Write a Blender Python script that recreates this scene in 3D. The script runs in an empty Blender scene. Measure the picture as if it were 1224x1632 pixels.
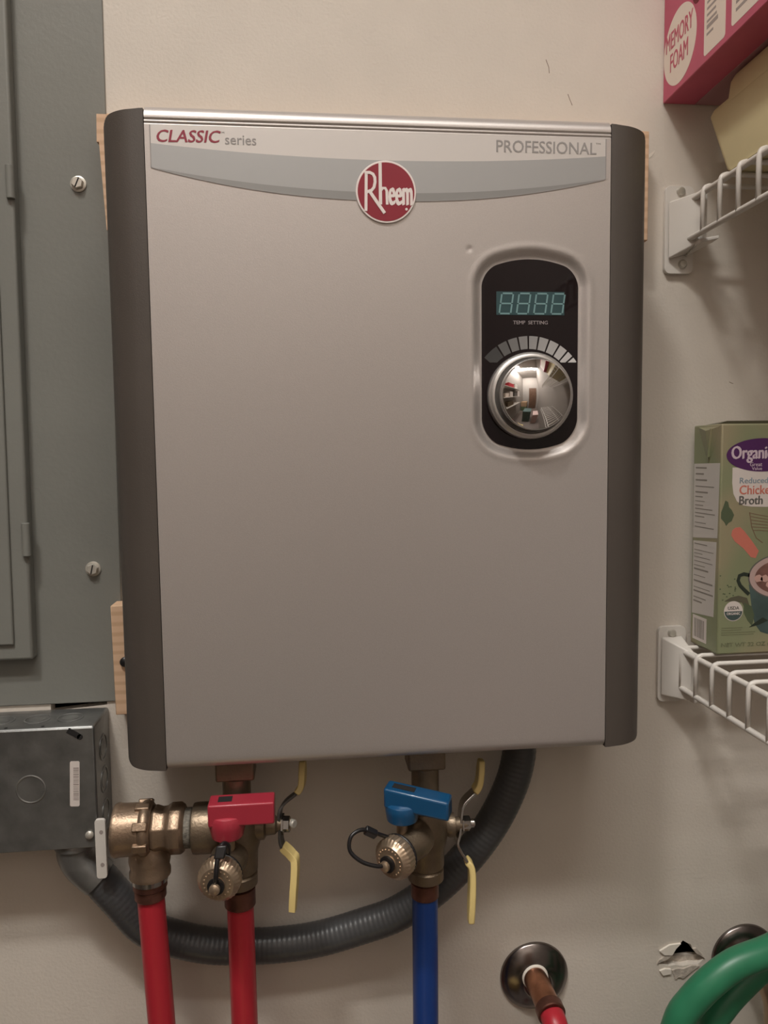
import bpy, bmesh, math, random
import numpy as np
from mathutils import Vector, Matrix
from mathutils.geometry import tessellate_polygon
random.seed(7)
PI = math.pi
COL = bpy.context.scene.collection
SC = bpy.context.scene

# ------------------------------------------------------------------ camera
cd = bpy.data.cameras.new('camera'); cam = bpy.data.objects.new('camera', cd); COL.objects.link(cam)
cd.sensor_fit = 'VERTICAL'; cd.sensor_height = 36; cd.sensor_width = 27; cd.lens = 26.3786; cd.clip_start = 0.01
pitch, yaw, roll = -0.0772625, -0.1030775, 0.012430
Rm = Matrix.Rotation(yaw, 3, 'Z') @ Matrix.Rotation(pitch, 3, 'X') @ Matrix.Rotation(roll, 3, 'Y')
cam.matrix_world = Matrix.Translation((-0.07062, -0.75515, 1.29298)) @ (Rm @ Matrix.Rotation(PI/2, 3, 'X')).to_4x4()
SC.camera = cam
# ------------------------------------------------------------------ world, light, exposure
w = bpy.data.worlds.new('world'); SC.world = w; w.use_nodes = True
w.node_tree.nodes['Background'].inputs[0].default_value = (1.0, .93, .86, 1)
w.node_tree.nodes['Background'].inputs[1].default_value = 0.01
LX, LY, LZ = -0.60, -1.10, 3.27
ld = bpy.data.lights.new('ceiling_bulb', 'AREA'); ld.shape = 'DISK'; ld.size = 0.30; ld.energy = 57; ld.color = (1.0, .975, .93)
lo = bpy.data.objects.new('ceiling_bulb', ld); COL.objects.link(lo); lo.location = (LX, LY, LZ); lo.rotation_euler = (math.radians(-38), 0, 0)
# second lamp: wide soft fill, added to spread the shadow edges
l2 = bpy.data.lights.new('wide_fill', 'AREA'); l2.shape = 'RECTANGLE'; l2.size = 1.5; l2.size_y = .55; l2.energy = 88; l2.color = (1.0, .975, .93)
lo2 = bpy.data.objects.new('wide_fill', l2); COL.objects.link(lo2); lo2.location = (.0, -1.40, 3.27)
lo2.rotation_euler = (math.radians(-38), 0, 0)
SC.view_settings.view_transform = 'Standard'; SC.view_settings.look = 'None'
SC.view_settings.gamma = 1; SC.view_settings.use_curve_mapping = False
SC.view_settings.exposure = 0.0

# ------------------------------------------------------------------ materials
MATS = {}
def mat(name, col, rough=.5, metal=0, noise=0, nscale=30, bump=0, bscale=200, coat=0, emit=None, spec=.5, stretch=None, sss=0):
    if name in MATS: return MATS[name]
    m = bpy.data.materials.new(name); m.use_nodes = True; nt = m.node_tree; b = nt.nodes['Principled BSDF']
    b.inputs['Base Color'].default_value = (*col, 1); b.inputs['Roughness'].default_value = rough
    b.inputs['Metallic'].default_value = metal; b.inputs['Specular IOR Level'].default_value = spec
    b.inputs['Coat Weight'].default_value = coat
    tc = nt.nodes.new('ShaderNodeTexCoord'); src = tc.outputs['Object']
    if stretch:
        mp = nt.nodes.new('ShaderNodeMapping'); mp.inputs['Scale'].default_value = stretch
        nt.links.new(src, mp.inputs[0]); src = mp.outputs[0]
    if noise:
        n = nt.nodes.new('ShaderNodeTexNoise'); n.inputs['Scale'].default_value = nscale; n.inputs['Detail'].default_value = 4
        nt.links.new(src, n.inputs['Vector'])
        mx = nt.nodes.new('ShaderNodeMix'); mx.data_type = 'RGBA'
        mx.inputs['A'].default_value = (*[c*(1-noise) for c in col], 1); mx.inputs['B'].default_value = (*[min(1, c*(1+noise)) for c in col], 1)
        mr = nt.nodes.new('ShaderNodeMapRange'); mr.inputs[1].default_value = .3; mr.inputs[2].default_value = .7
        nt.links.new(n.outputs['Fac'], mr.inputs[0]); nt.links.new(mr.outputs[0], mx.inputs['Factor'])
        nt.links.new(mx.outputs['Result'], b.inputs['Base Color'])
    if bump:
        n2 = nt.nodes.new('ShaderNodeTexNoise'); n2.inputs['Scale'].default_value = bscale; n2.inputs['Detail'].default_value = 3
        nt.links.new(src, n2.inputs['Vector'])
        bp = nt.nodes.new('ShaderNodeBump'); bp.inputs['Strength'].default_value = bump; bp.inputs['Distance'].default_value = .001
        nt.links.new(n2.outputs['Fac'], bp.inputs['Height']); nt.links.new(bp.outputs[0], b.inputs['Normal'])
    if emit:
        b.inputs['Emission Color'].default_value = (*emit[:3], 1); b.inputs['Emission Strength'].default_value = emit[3]
    MATS[name] = m; return m

M_wall = mat('wall_paint', (.66, .60, .53), .62, noise=.025, nscale=14, bump=.35, bscale=330)
M_walls = mat('dimmed_wall_paint', (.27, .24, .215), .8)  # unseen walls, ceiling and the floor below are darkened to cut bounce light
M_floor = mat('floor_tile', (.13, .10, .085), .5, noise=.1)
M_silver = mat('silver_paint', (.505, .465, .443), .40, metal=.6, noise=.03, nscale=900, bump=.08, bscale=1200)
M_cap = mat('charcoal_plastic', (.075, .062, .053), .42, noise=.06, nscale=12, bump=.12, bscale=900)
M_dark = mat('dark_gap', (.012, .010, .010), .9)
M_panel = mat('grey_enamel', (.205, .205, .185), .40, noise=.05, nscale=9, bump=.15, bscale=260, spec=.4)
M_wood = None
M_galv = mat('galvanized_steel', (.235, .235, .228), .36, metal=.75, noise=.28, nscale=34, bump=.1, bscale=300)
M_galvd = mat('galvanized_knockout', (.27, .27, .26), .42, metal=.75, noise=.3, nscale=60)
M_zinc = mat('zinc_screw', (.60, .57, .51), .3, metal=.55)
M_steel = mat('stainless_steel', (.50, .48, .46), .22, metal=1)
M_black = mat('black_rubber', (.012, .011, .012), .35)
M_glass = mat('black_glass', (.008, .004, .005), .05, spec=.35)
M_chrome = mat('chrome', (.82, .80, .79), .04, metal=1)
M_satin = mat('satin_chrome', (.60, .58, .56), .36, metal=.85)
M_groove = mat('knob_groove', (.10, .095, .09), .4, metal=.6)
M_brass = mat('brass', (.30, .215, .15), .40, metal=.8, noise=.14, nscale=70, bump=.25, bscale=500)
M_brassd = mat('dull_brass', (.215, .165, .115), .42, metal=.75, noise=.15, nscale=60, bump=.3, bscale=400)
M_bcap = mat('pale_brass', (.46, .35, .25), .33, metal=.8, noise=.08, nscale=90)
M_redh = mat('red_handle', (.37, .030, .050), .30, coat=.3)
M_blueh = mat('blue_handle', (.008, .068, .165), .28, coat=.3)
M_redp = mat('red_tubing', (.42, .022, .035), .36, spec=.4)
M_bluep = mat('blue_tubing', (.012, .048, .22), .36, spec=.4)
M_yel = mat('yellow_grip', (.72, .56, .23), .45)
M_copper = mat('copper', (.42, .20, .12), .28, metal=.95, noise=.3, nscale=60)
M_crimp = mat('crimp_copper', (.17, .075, .055), .40, metal=.8, noise=.3, nscale=80)
M_teflon = mat('thread_sealant', (.16, .145, .12), .7, noise=.4, nscale=300, bump=.8, bscale=700)
M_cond = mat('grey_conduit', (.062, .062, .064), .33, spec=.5)
M_white = mat('white_coating', (.70, .66, .61), .35)
M_wplast = mat('white_plastic', (.66, .62, .57), .5)
M_oldchrome = mat('tarnished_chrome', (.20, .175, .165), .23, metal=1, noise=.35, nscale=30)
M_hose = mat('green_hose', (.028, .19, .095), .38, noise=.08, nscale=40)
M_pink = mat('pink_card', (.50, .085, .15), .5, noise=.04, nscale=40)
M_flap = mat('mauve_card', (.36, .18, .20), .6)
M_cream = mat('cream_print', (.76, .66, .58), .6)
M_txtpink = mat('pink_ink', (.50, .10, .15), .6)
M_ink = mat('grey_ink', (.34, .29, .27), .6)
M_binY = mat('pale_yellow_plastic', (.60, .52, .30), .5, noise=.05, nscale=12)
M_carton = None
M_cartonp = mat('carton_label_grey', (.60, .555, .515), .5)
M_cink = mat('carton_label_ink', (.27, .24, .21), .6)
M_purple = mat('purple_print', (.078, .016, .10), .45)
M_lilac = mat('lilac_print', (.62, .50, .56), .5)
M_whitep = mat('white_print', (.68, .61, .57), .5)
M_bluet = mat('blue_grey_print', (.25, .31, .36), .5)
M_coral = mat('coral_print', (.60, .18, .13), .5)
M_dtext = mat('dark_grey_print', (.13, .12, .11), .5)
M_leaf = mat('olive_green_print', (.085, .11, .06), .5)
M_leaf2 = mat('dark_olive_print', (.11, .10, .065), .5)
M_mug = mat('dark_teal_print', (.065, .10, .095), .45, noise=.3, nscale=30)
M_mugk = mat('black_green_print', (.025, .035, .025), .4)
M_cup = mat('pale_pink_print', (.50, .36, .33), .5)
M_soup = mat('brown_soup_print', (.21, .10, .08), .5, noise=.3, nscale=60)
M_chick = mat('peach_print', (.58, .36, .31), .5)
M_gtext = mat('green_ink', (.17, .18, .10), .6)
M_redlogo = mat('crimson_badge', (.25, .012, .028), .35)
M_wlogo = mat('badge_white', (.78, .70, .67), .4)
M_crim = mat('crimson_ink', (.27, .022, .045), .45)
M_gtx = mat('silver_grey_ink', (.29, .27, .26), .45)
M_dec1 = mat('pearl_decal', (.60, .565, .54), .42, metal=.35)
M_dec2 = mat('pale_grey_decal', (.385, .385, .385), .40, metal=.5)
M_dec3 = mat('mid_grey_decal', (.275, .275, .27), .40, metal=.5)
M_lcd = mat('teal_display', (.028, .068, .075), .2)
M_seg = mat('pale_cyan_segment', (.17, .30, .31), .35)
M_drywall = mat('torn_gypsum', (.50, .44, .38), .95, noise=.25, nscale=120, bump=.8, bscale=300)
M_scuff = mat('bare_plaster', (.78, .72, .64), .9)
M_scratch = mat('brown_scratch', (.20, .14, .10), .8)

def wood_mat():
    m = bpy.data.materials.new('pine_wood'); m.use_nodes = True; nt = m.node_tree; b = nt.nodes['Principled BSDF']
    tc = nt.nodes.new('ShaderNodeTexCoord'); mp = nt.nodes.new('ShaderNodeMapping'); mp.inputs['Scale'].default_value = (12, 40, 105)
    n = nt.nodes.new('ShaderNodeTexNoise'); n.inputs['Scale'].default_value = 1.0; n.inputs['Detail'].default_value = 3; n.inputs['Distortion'].default_value = .6
    wv = nt.nodes.new('ShaderNodeTexWave'); wv.bands_direction = 'Z'; wv.inputs['Scale'].default_value = .30; wv.inputs['Distortion'].default_value = 5.0; wv.inputs['Detail'].default_value = 2
    wv.inputs['Detail Scale'].default_value = .6
    cr = nt.nodes.new('ShaderNodeValToRGB'); cr.color_ramp.elements[0].color = (.585, .375, .235, 1); cr.color_ramp.elements[1].color = (.69, .47, .31, 1)
    cr.color_ramp.elements[0].position = .1; cr.color_ramp.elements[1].position = .6
    nt.links.new(tc.outputs['Object'], mp.inputs[0]); nt.links.new(mp.outputs[0], wv.inputs['Vector'])
    nt.links.new(wv.outputs['Fac'], cr.inputs[0]); nt.links.new(cr.outputs[0], b.inputs['Base Color']); b.inputs['Roughness'].default_value = .7
    return m
M_wood = wood_mat()
def carton_mat():
    m = bpy.data.materials.new('sage_carton'); m.use_nodes = True; nt = m.node_tree; b = nt.nodes['Principled BSDF']
    tc = nt.nodes.new('ShaderNodeTexCoord'); n = nt.nodes.new('ShaderNodeTexNoise'); n.inputs['Scale'].default_value = 14; n.inputs['Detail'].default_value = 1
    cr = nt.nodes.new('ShaderNodeValToRGB'); cr.color_ramp.elements[0].color = (.235, .255, .145, 1); cr.color_ramp.elements[1].color = (.335, .275, .175, 1)
    cr.color_ramp.elements[0].position = .45; cr.color_ramp.elements[1].position = .72
    nt.links.new(tc.outputs['Object'], n.inputs['Vector']); nt.links.new(n.outputs['Fac'], cr.inputs[0]); nt.links.new(cr.outputs[0], b.inputs['Base Color'])
    b.inputs['Roughness'].default_value = .38; return m
M_carton = carton_mat()

# ------------------------------------------------------------------ helpers
ORG = {}
def thing(name, label, cat, loc, group=None):
    o = bpy.data.objects.new(name, None); COL.objects.link(o); o.location = loc; o.empty_display_size = .02
    o['label'] = label; o['category'] = cat
    if group: o['group'] = group
    ORG[o.name] = Vector(loc); return o
def tag(o, label, cat, group=None):
    o['label'] = label; o['category'] = cat
    if group: o['group'] = group
    return o
def obj(name, bm, m, parent=None, smooth=False, bevel=0, bseg=2, kind=None, label=None, solid=True):
    """link a bmesh (world coordinates) as one object"""
    if solid: bmesh.ops.recalc_face_normals(bm, faces=bm.faces)
    if parent is not None: org = ORG[parent.name]
    else:
        vs = [v.co for v in bm.verts]
        lo_ = Vector((min(v.x for v in vs), min(v.y for v in vs), min(v.z for v in vs))); hi = Vector((max(v.x for v in vs), max(v.y for v in vs), max(v.z for v in vs)))
        org = Vector(((lo_.x+hi.x)/2, (lo_.y+hi.y)/2, lo_.z))
    bmesh.ops.translate(bm, verts=bm.verts, vec=-org)
    me = bpy.data.meshes.new(name); bm.to_mesh(me); bm.free()
    me.materials.append(m)
    if smooth:
        for p in me.polygons: p.use_smooth = True
        if smooth != 'all':
            me.set_sharp_from_angle(angle=math.radians(38))
    o = bpy.data.objects.new(name, me); COL.objects.link(o)
    if parent is not None: o.parent = parent
    else: o.location = org
    ORG[o.name] = org
    if bevel:
        b = o.modifiers.new('bevel', 'BEVEL'); b.width = bevel; b.segments = bseg; b.limit_method = 'ANGLE'; b.angle_limit = math.radians(40)
        for p in me.polygons: p.use_smooth = True
        me.set_sharp_from_angle(angle=math.radians(60))
    if kind: o['kind'] = kind
    if label: o['label'] = label
    return o
def struct(name, bm, m, **k): return obj(name, bm, m, kind='structure', **k)
def BM(): return bmesh.new()
def box(bm, x0, x1, y0, y1, z0, z1):
    v = [bm.verts.new(p) for p in ((x0,y0,z0),(x1,y0,z0),(x1,y1,z0),(x0,y1,z0),(x0,y0,z1),(x1,y0,z1),(x1,y1,z1),(x0,y1,z1))]
    for f in ((0,3,2,1),(4,5,6,7),(0,1,5,4),(1,2,6,5),(2,3,7,6),(3,0,4,7)): bm.faces.new([v[i] for i in f])
    return bm
def hexa(bm, P):   # 8 points: bottom 4, top 4
    v = [bm.verts.new(p) for p in P]
    for f in ((0,3,2,1),(4,5,6,7),(0,1,5,4),(1,2,6,5),(2,3,7,6),(3,0,4,7)): bm.faces.new([v[i] for i in f])
    return bm
def lathe(bm, org, axis, prof, segs=32, fl=0, nf=24, flr=None, rot=0, closed=False):
    """prof: list of (t along axis, r)"""
    a = Vector(axis).normalized(); u = a.orthogonal().normalized(); 
    if abs(a.z) < .9: u = Vector((0,0,1)).cross(a).normalized()
    else: u = Vector((1,0,0))
    w_ = a.cross(u).normalized(); org = Vector(org); rings = []
    for i, (t, r) in enumerate(prof):
        if r <= 1e-6: rings.append([bm.verts.new(org + a*t)]); continue
        ring = []
        for k in range(segs):
            th = 2*PI*k/segs + rot
            rr = r
            if fl and flr and flr[0] <= i <= flr[1]: rr = r*(1 + fl*math.cos(nf*th))
            ring.append(bm.verts.new(org + a*t + (u*math.cos(th) + w_*math.sin(th))*rr))
        rings.append(ring)
    for A, B in zip(rings, rings[1:]):
        if len(A) == 1 and len(B) == 1: continue
        for k in range(segs):
            k2 = (k+1) % segs
            if len(A) == 1: bm.faces.new((A[0], B[k], B[k2]))
            elif len(B) == 1: bm.faces.new((A[k], B[0], A[k2]))
            else: bm.faces.new((A[k], B[k], B[k2], A[k2]))
    if len(rings[0]) > 1: bm.faces.new(rings[0])
    if len(rings[-1]) > 1: bm.faces.new(rings[-1])
    return bm
def cyl(bm, p0, p1, r, segs=24, c=None):
    p0 = Vector(p0); p1 = Vector(p1); L = (p1-p0).length
    c = min(r, L)*.12 if c is None else c
    return lathe(bm, p0, p1-p0, [(0, r-c), (c, r), (L-c, r), (L, r-c)], segs)
def smoothpath(pts, n=8):
    """Catmull-Rom"""
    P = [Vector(p) for p in pts]; P = [P[0]*2-P[1]] + P + [P[-1]*2-P[-2]]; out = []
    for i in range(1, len(P)-2):
        a, b, c, d = P[i-1:i+3]
        for k in range(n):
            t = k/n
            out.append(.5*((2*b) + (c-a)*t + (2*a-5*b+4*c-d)*t*t + (3*b-a-3*c+d)*t**3))
    out.append(P[-2]); return out
def resample(P, step):
    L = [0]
    for a, b in zip(P, P[1:]): L.append(L[-1] + (b-a).length)
    n = max(2, int(L[-1]/step)); out = []; j = 0
    for i in range(n+1):
        s = L[-1]*i/n
        while j < len(P)-2 and L[j+1] < s: j += 1
        t = (s-L[j])/max(1e-9, L[j+1]-L[j]); out.append(P[j].lerp(P[j+1], min(1, t)))
    return out
def tube(bm, P, r, segs=12, rf=None, cap=True):
    P = [Vector(p) for p in P]; n = len(P); T = []
    for i in range(n):
        T.append((P[min(n-1, i+1)] - P[max(0, i-1)]).normalized())
    u = T[0].orthogonal().normalized(); rings = []; s = 0
    for i in range(n):
        u = (u - T[i]*u.dot(T[i])).normalized(); v = T[i].cross(u)
        if i: s += (P[i]-P[i-1]).length
        rr = rf(s) if rf else r
        rings.append([bm.verts.new(P[i] + (u*math.cos(2*PI*k/segs) + v*math.sin(2*PI*k/segs))*rr) for k in range(segs)])
    for A, B in zip(rings, rings[1:]):
        for k in range(segs): bm.faces.new((A[k], A[(k+1) % segs], B[(k+1) % segs], B[k]))
    if cap: bm.faces.new(rings[0]); bm.faces.new(rings[-1])
    return bm
def ribbon(bm, P, wv, wd, th):
    """strip of width wd (along wv) and thickness th swept along P"""
    P = [Vector(p) for p in P]; wv = Vector(wv).normalized(); n = len(P); R = []
    for i in range(n):
        t = (P[min(n-1, i+1)] - P[max(0, i-1)]).normalized(); nn = t.cross(wv).normalized()
        W = wd[i] if isinstance(wd, (list, tuple)) else wd
        R.append([bm.verts.new(P[i] + wv*a*W/2 + nn*b*th/2) for a, b in ((-1,-1),(1,-1),(1,1),(-1,1))])
    for A, B in zip(R, R[1:]):
        for k in range(4): bm.faces.new((A[k], A[(k+1) % 4], B[(k+1) % 4], B[k]))
    bm.faces.new(R[0]); bm.faces.new(R[-1]); return bm
# frames for flat print: origin, u (right), v (up), n (outwards)
class Fr:
    def __init__(s, o, u=(1,0,0), v=(0,0,1)):
        s.o = Vector(o); s.u = Vector(u).normalized(); s.v = Vector(v).normalized(); s.n = s.u.cross(s.v)
    def p(s, a, b, c=0): return s.o + s.u*a + s.v*b + s.n*c
def poly(bm, fr, pts, c0, c1):
    """extruded polygon between heights c0..c1 over the frame plane"""
    A = [bm.verts.new(fr.p(a, b, c0)) for a, b in pts]; B = [bm.verts.new(fr.p(a, b, c1)) for a, b in pts]
    tri = tessellate_polygon([[Vector((a, b, 0)) for a, b in pts]])
    for t in tri:
        try: bm.faces.new([B[i] for i in t]); bm.faces.new([A[i] for i in reversed(t)])
        except ValueError: pass
    n = len(pts)
    for i in range(n): bm.faces.new((A[i], A[(i+1) % n], B[(i+1) % n], B[i]))
    return bm
def ell(cx, cy, rx, ry, n=40, a0=0, a1=2*PI, rot=0):
    out = []
    full = abs(a1-a0-2*PI) < 1e-6
    for i in range(n if full else n+1):
        t = a0 + (a1-a0)*i/n; x, y = rx*math.cos(t), ry*math.sin(t)
        out.append((cx + x*math.cos(rot) - y*math.sin(rot), cy + x*math.sin(rot) + y*math.cos(rot)))
    return out
def rect(x0, x1, y0, y1): return [(x0,y0),(x1,y0),(x1,y1),(x0,y1)]
def rrect(x0, x1, y0, y1, r, n=5):
    out = []
    for cx, cy, a in ((x1-r,y0+r,-PI/2),(x1-r,y1-r,0),(x0+r,y1-r,PI/2),(x0+r,y0+r,PI)):
        for i in range(n+1): t = a + PI/2*i/n; out.append((cx + r*math.cos(t), cy + r*math.sin(t)))
    return out
def stroke(pts, w_):
    """thick 2-D polyline -> polygon"""
    n = len(pts); L = []; R_ = []
    for i in range(n):
        a = Vector(pts[max(0, i-1)]); b = Vector(pts[min(n-1, i+1)]); t = (b-a).normalized(); nn = Vector((-t.y, t.x)); p = Vector(pts[i])
        L.append(tuple(p + nn*w_/2)); R_.append(tuple(p - nn*w_/2))
    return R_ + L[::-1]
def text(name, body, fr, x0, x1, y0, y1, m, parent, c=.0001, th=.0002, bold=0, shear=0, shy=0, label=None):
    cu = bpy.data.curves.new('t', 'FONT'); cu.body = body; cu.size = 1;  cu.extrude = .5; cu.resolution_u = 3; cu.space_character = 1.0
    cu.align_x = 'LEFT'
    t = bpy.data.objects.new('t', cu); COL.objects.link(t)
    me = bpy.data.meshes.new_from_object(t.evaluated_get(bpy.context.evaluated_depsgraph_get()))
    bpy.data.objects.remove(t)
    n = len(me.vertices); co = np.empty(n*3); me.vertices.foreach_get('co', co); co = co.reshape(-1, 3)
    mn, mx = co.min(0), co.max(0); co = (co-mn)/(mx-mn)
    org = ORG[parent.name]
    for i, v in enumerate(me.vertices):
        b = y0 + co[i, 1]*(y1-y0); a = x0 + co[i, 0]*(x1-x0) + shear*(b-y0); b += shy*(a-x0)
        v.co = fr.p(a, b, c + co[i, 2]*th) - org
    if bold:      # heavier strokes: the outline laid down three times side by side
        b2 = BM(); dx = bold*(y1-y0)
        for k in (-1, 0, 1):
            n0 = len(b2.verts); b2.from_mesh(me); b2.verts.ensure_lookup_table()
            bmesh.ops.translate(b2, verts=b2.verts[n0:], vec=fr.u*dx*k + fr.v*dx*.5*k + fr.n*(2e-6*k))
        b2.to_mesh(me); b2.free()
    me.materials.clear(); me.materials.append(m); me.name = name
    o = bpy.data.objects.new(name, me); COL.objects.link(o); o.parent = parent; ORG[o.name] = org
    if label: o['label'] = label
    return o

# ================================================================== setting
XL, XR, YR, ZC = -0.85, 0.68, -2.60, 3.35
def drywall():
    bm = BM()
    outer = [(XL, 0), (XR, 0), (XR, ZC), (XL, ZC)]
    slot = [(-.326, 1.0425), (-.272, 1.0475), (-.272, 1.0575), (-.326, 1.0575)]
    hole = [(.3219,.7352),(.327,.7441),(.3300,.7450),(.3348,.7509),(.3400,.7475),(.3442,.7453),(.3460,.7400),(.3497,.7355),(.3560,.7318),(.3605,.728),(.3527,.7212),(.3440,.7220),(.3354,.7208),(.3270,.7230),(.3195,.7222),(.3140,.7240),(.3049,.7269),(.3120,.7290),(.318,.7316)]
    loops = [outer, slot, hole]; pts = [p for l in loops for p in l]
    F = [bm.verts.new((x, 0, z)) for x, z in pts]; B = [bm.verts.new((x, .013, z)) for x, z in pts]
    for t in tessellate_polygon([[Vector((x, z, 0)) for x, z in l] for l in loops]):
        bm.faces.new([F[i] for i in t]); bm.faces.new([B[i] for i in t])
    k = 0
    for l in loops:
        n = len(l)
        for i in range(n): a, b = k+i, k+(i+1) % n; bm.faces.new((F[a], F[b], B[b], B[a]))
        k += n
    return bm
wb = struct('wall_back', drywall(), M_wall)
b = BM(); box(b, XL, XR, .09, .10, 0, ZC); obj('wall_cavity', b, M_dark, wb)
struct('floor', box(BM(), XL, XR, YR, .013, -.02, 0), M_floor)
struct('ceiling', box(BM(), XL, XR, YR, .013, ZC, ZC+.02), M_walls)
struct('wall_left', box(BM(), XL-.02, XL, YR, .013, 0, ZC), M_walls)
struct('wall_right', box(BM(), XR, XR+.02, YR, .013, 0, ZC), M_walls)
struct('wall_rear', box(BM(), XL, XR, YR-.02, YR, 0, ZC), M_walls)
struct('reflection_door', box(BM(), -.25, .45, YR, YR+.04, .0, 2.05), mat('dark_wood_door', (.10, .055, .035), .35, noise=.2, nscale=6), bevel=.004)  # unseen door, added to darken the rear wall in the dial's reflection
# torn paper and gypsum round the broken hole, marks on the wall
WF = Fr((0, 0, 0))
for nm, pts, m, c1 in (('torn_paper', [(.3073,.7418),(.319,.7479),(.3317,.7485),(.3262,.7432),(.3219,.736),(.3126,.7368)], M_scuff, .0022),
                   ('torn_paper', [(.3077,.7187),(.3140,.7205),(.3209,.7194),(.3209,.7141),(.3117,.713)], M_scuff, .0020),
                   ('torn_paper', [(.3222,.7179),(.329,.7195),(.3355,.7185),(.345,.7215),(.354,.7205),(.3457,.715),(.3357,.7074),(.3300,.7095),(.3264,.7069)], M_drywall, .0016),
                   ('torn_paper', [(.3460,.741),(.3497,.7355),(.3560,.732),(.3605,.728),(.3560,.7345),(.350,.7415)], M_drywall, .0014),
                   ('torn_paper', [(.3049,.7269),(.318,.7316),(.3219,.7352),(.3135,.7345),(.3070,.7310)], M_drywall, .0014)):
    obj(nm, poly(BM(), WF, pts, 0, c1), m, wb)
obj('broken_gypsum', poly(BM(), Fr((0, .011, 0)), [(.310,.7262),(.3300,.7285),(.3450,.7292),(.3600,.7275),(.353,.7205),(.336,.7200),(.318,.7215)], 0, .004), M_drywall, wb)
for pts in ([(.1745,.6808+1),(.1775,1.6735),(.1780,1.668)], [(.1972,1.6487),(.1990,1.644),(.2018,1.638)], [(.3741,1.3640),(.3765,1.3628),(.3785,1.3622)]):
    obj('scratch', poly(BM(), WF, stroke(pts, .0006), 0, .0001), M_scratch, wb)
obj('scuff', poly(BM(), WF, [(.274,1.589),(.281,1.592),(.289,1.597),(.286,1.5915),(.279,1.5865)], 0, .0003), M_scuff, wb)

# ================================================================== ceiling light (above and behind the camera's view)
t = thing('ceiling_light', 'round white ceiling light above the heater', 'ceiling light', (LX, LY, ZC))
obj('base_plate', lathe(BM(), (LX, LY, ZC), (0,0,-1), [(0, .17), (.012, .17), (.02, .16), (.02, 0)], 48), M_wplast, t, smooth=True)

# ================================================================== breaker panel
Yp = -.002
t = thing('breaker_panel', 'grey enamelled electrical panel on the wall left of the heater', 'electrical panel', (-.45, 0, 1.051))
b = BM(); hexa(b, [(-.70,Yp,1.051),(-.2545,Yp,1.051),(-.2545,0,1.051),(-.70,0,1.051),(-.70,Yp,2.0),(-.2475,Yp,2.0),(-.2475,0,2.0),(-.70,0,2.0)])
obj('cover_plate', b, M_panel, t, bevel=.0012)
d = obj('door', hexa(BM(), [(-.69,-.0155,1.100),(-.3350,-.0155,1.100),(-.3350,Yp,1.100),(-.69,Yp,1.100),(-.69,-.0155,1.93),(-.3288,-.0155,1.93),(-.3288,Yp,1.93),(-.69,Yp,1.93)]), M_panel, t, bevel=.0025, bseg=3)
obj('raised_field', hexa(BM(), [(-.675,-.0185,1.1155),(-.3510,-.0185,1.1155),(-.3510,-.0155,1.1155),(-.675,-.0155,1.1155),(-.675,-.0185,1.92),(-.3440,-.0185,1.92),(-.3440,-.0155,1.92),(-.675,-.0155,1.92)]), M_panel, d, bevel=.0022, bseg=3)
for z0, z1, x in ((1.5301, 1.5600, -.3335), (1.2004, 1.2320, -.3350)):
    obj('hinge', cyl(BM(), (x-.0005, -.0165, z0), (x-.0005, -.0165, z1), .0038, 20), M_panel, d, smooth=True)
for (x, z), a in (((-.2778, 1.5494), 1.15), ((-.2792, 1.1845), 1.35)):
    s = obj('screw', lathe(BM(), (x, Yp, z), (0,-1,0), [(0, .0073), (.0012, .0073), (.0016, .0062)], 28), M_zinc, t, smooth=True)
    obj('hex_head', lathe(BM(), (x, Yp-.0016, z), (0,-1,0), [(0, .0056), (.0032, .0056), (.004, .0048)], 6, rot=.3), M_zinc, s)
    f2 = Fr((x, Yp-.0056, z)); dx, dz = math.cos(a), math.sin(a)
    obj('slot', poly(BM(), f2, stroke([(-dx*.0045, -dz*.0045), (dx*.0045, dz*.0045)], .0012), 0, .0002), M_dark, s)

# ================================================================== boards behind the heater
YB0, YB1 = -.0015, -.0265
t = thing('mounting_board', 'upper pine mounting board behind the top of the heater', 'board', (0, 0, 1.500), 'boards the heater hangs on')
obj('plank', box(BM(), -.2440, .2702, YB1, YB0, 1.500, 1.6045), M_wood, t, bevel=.0008)
obj('end_chip', hexa(BM(), [(-.2535,YB1,1.579),(-.2440,YB1,1.579),(-.2440,Yp-.001,1.579),(-.2535,Yp-.001,1.579),(-.2528,YB1,1.6035),(-.2440,YB1,1.6035),(-.2440,Yp-.001,1.6035),(-.2528,Yp-.001,1.6035)]), M_wood, t)
obj('end_chip', hexa(BM(), [(-.2478,YB1,1.501),(-.2440,YB1,1.501),(-.2440,Yp-.001,1.501),(-.2478,Yp-.001,1.501),(-.2515,YB1,1.579),(-.2440,YB1,1.579),(-.2440,Yp-.001,1.579),(-.2515,Yp-.001,1.579)]), M_wood, t)
t = thing('mounting_board', 'lower pine mounting board with visible grain and a black bolt', 'board', (0, 0, 1.046), 'boards the heater hangs on')
obj('plank', hexa(BM(), [(-.2573,YB1,1.0455),(.21,YB1,1.0455),(.21,Yp-.0005,1.0455),(-.2573,Yp-.0005,1.0455),(-.2583,YB1,1.152),(.21,YB1,1.152),(.21,Yp-.0005,1.152),(-.2583,Yp-.0005,1.152)]), M_wood, t, bevel=.0008)
obj('bolt_head', lathe(BM(), (-.2465, YB1, 1.0977), (0,-1,0), [(0, .0046), (.003, .0046), (.0045, .0030), (.0048, 0)], 20), M_black, t, smooth=True)

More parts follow.
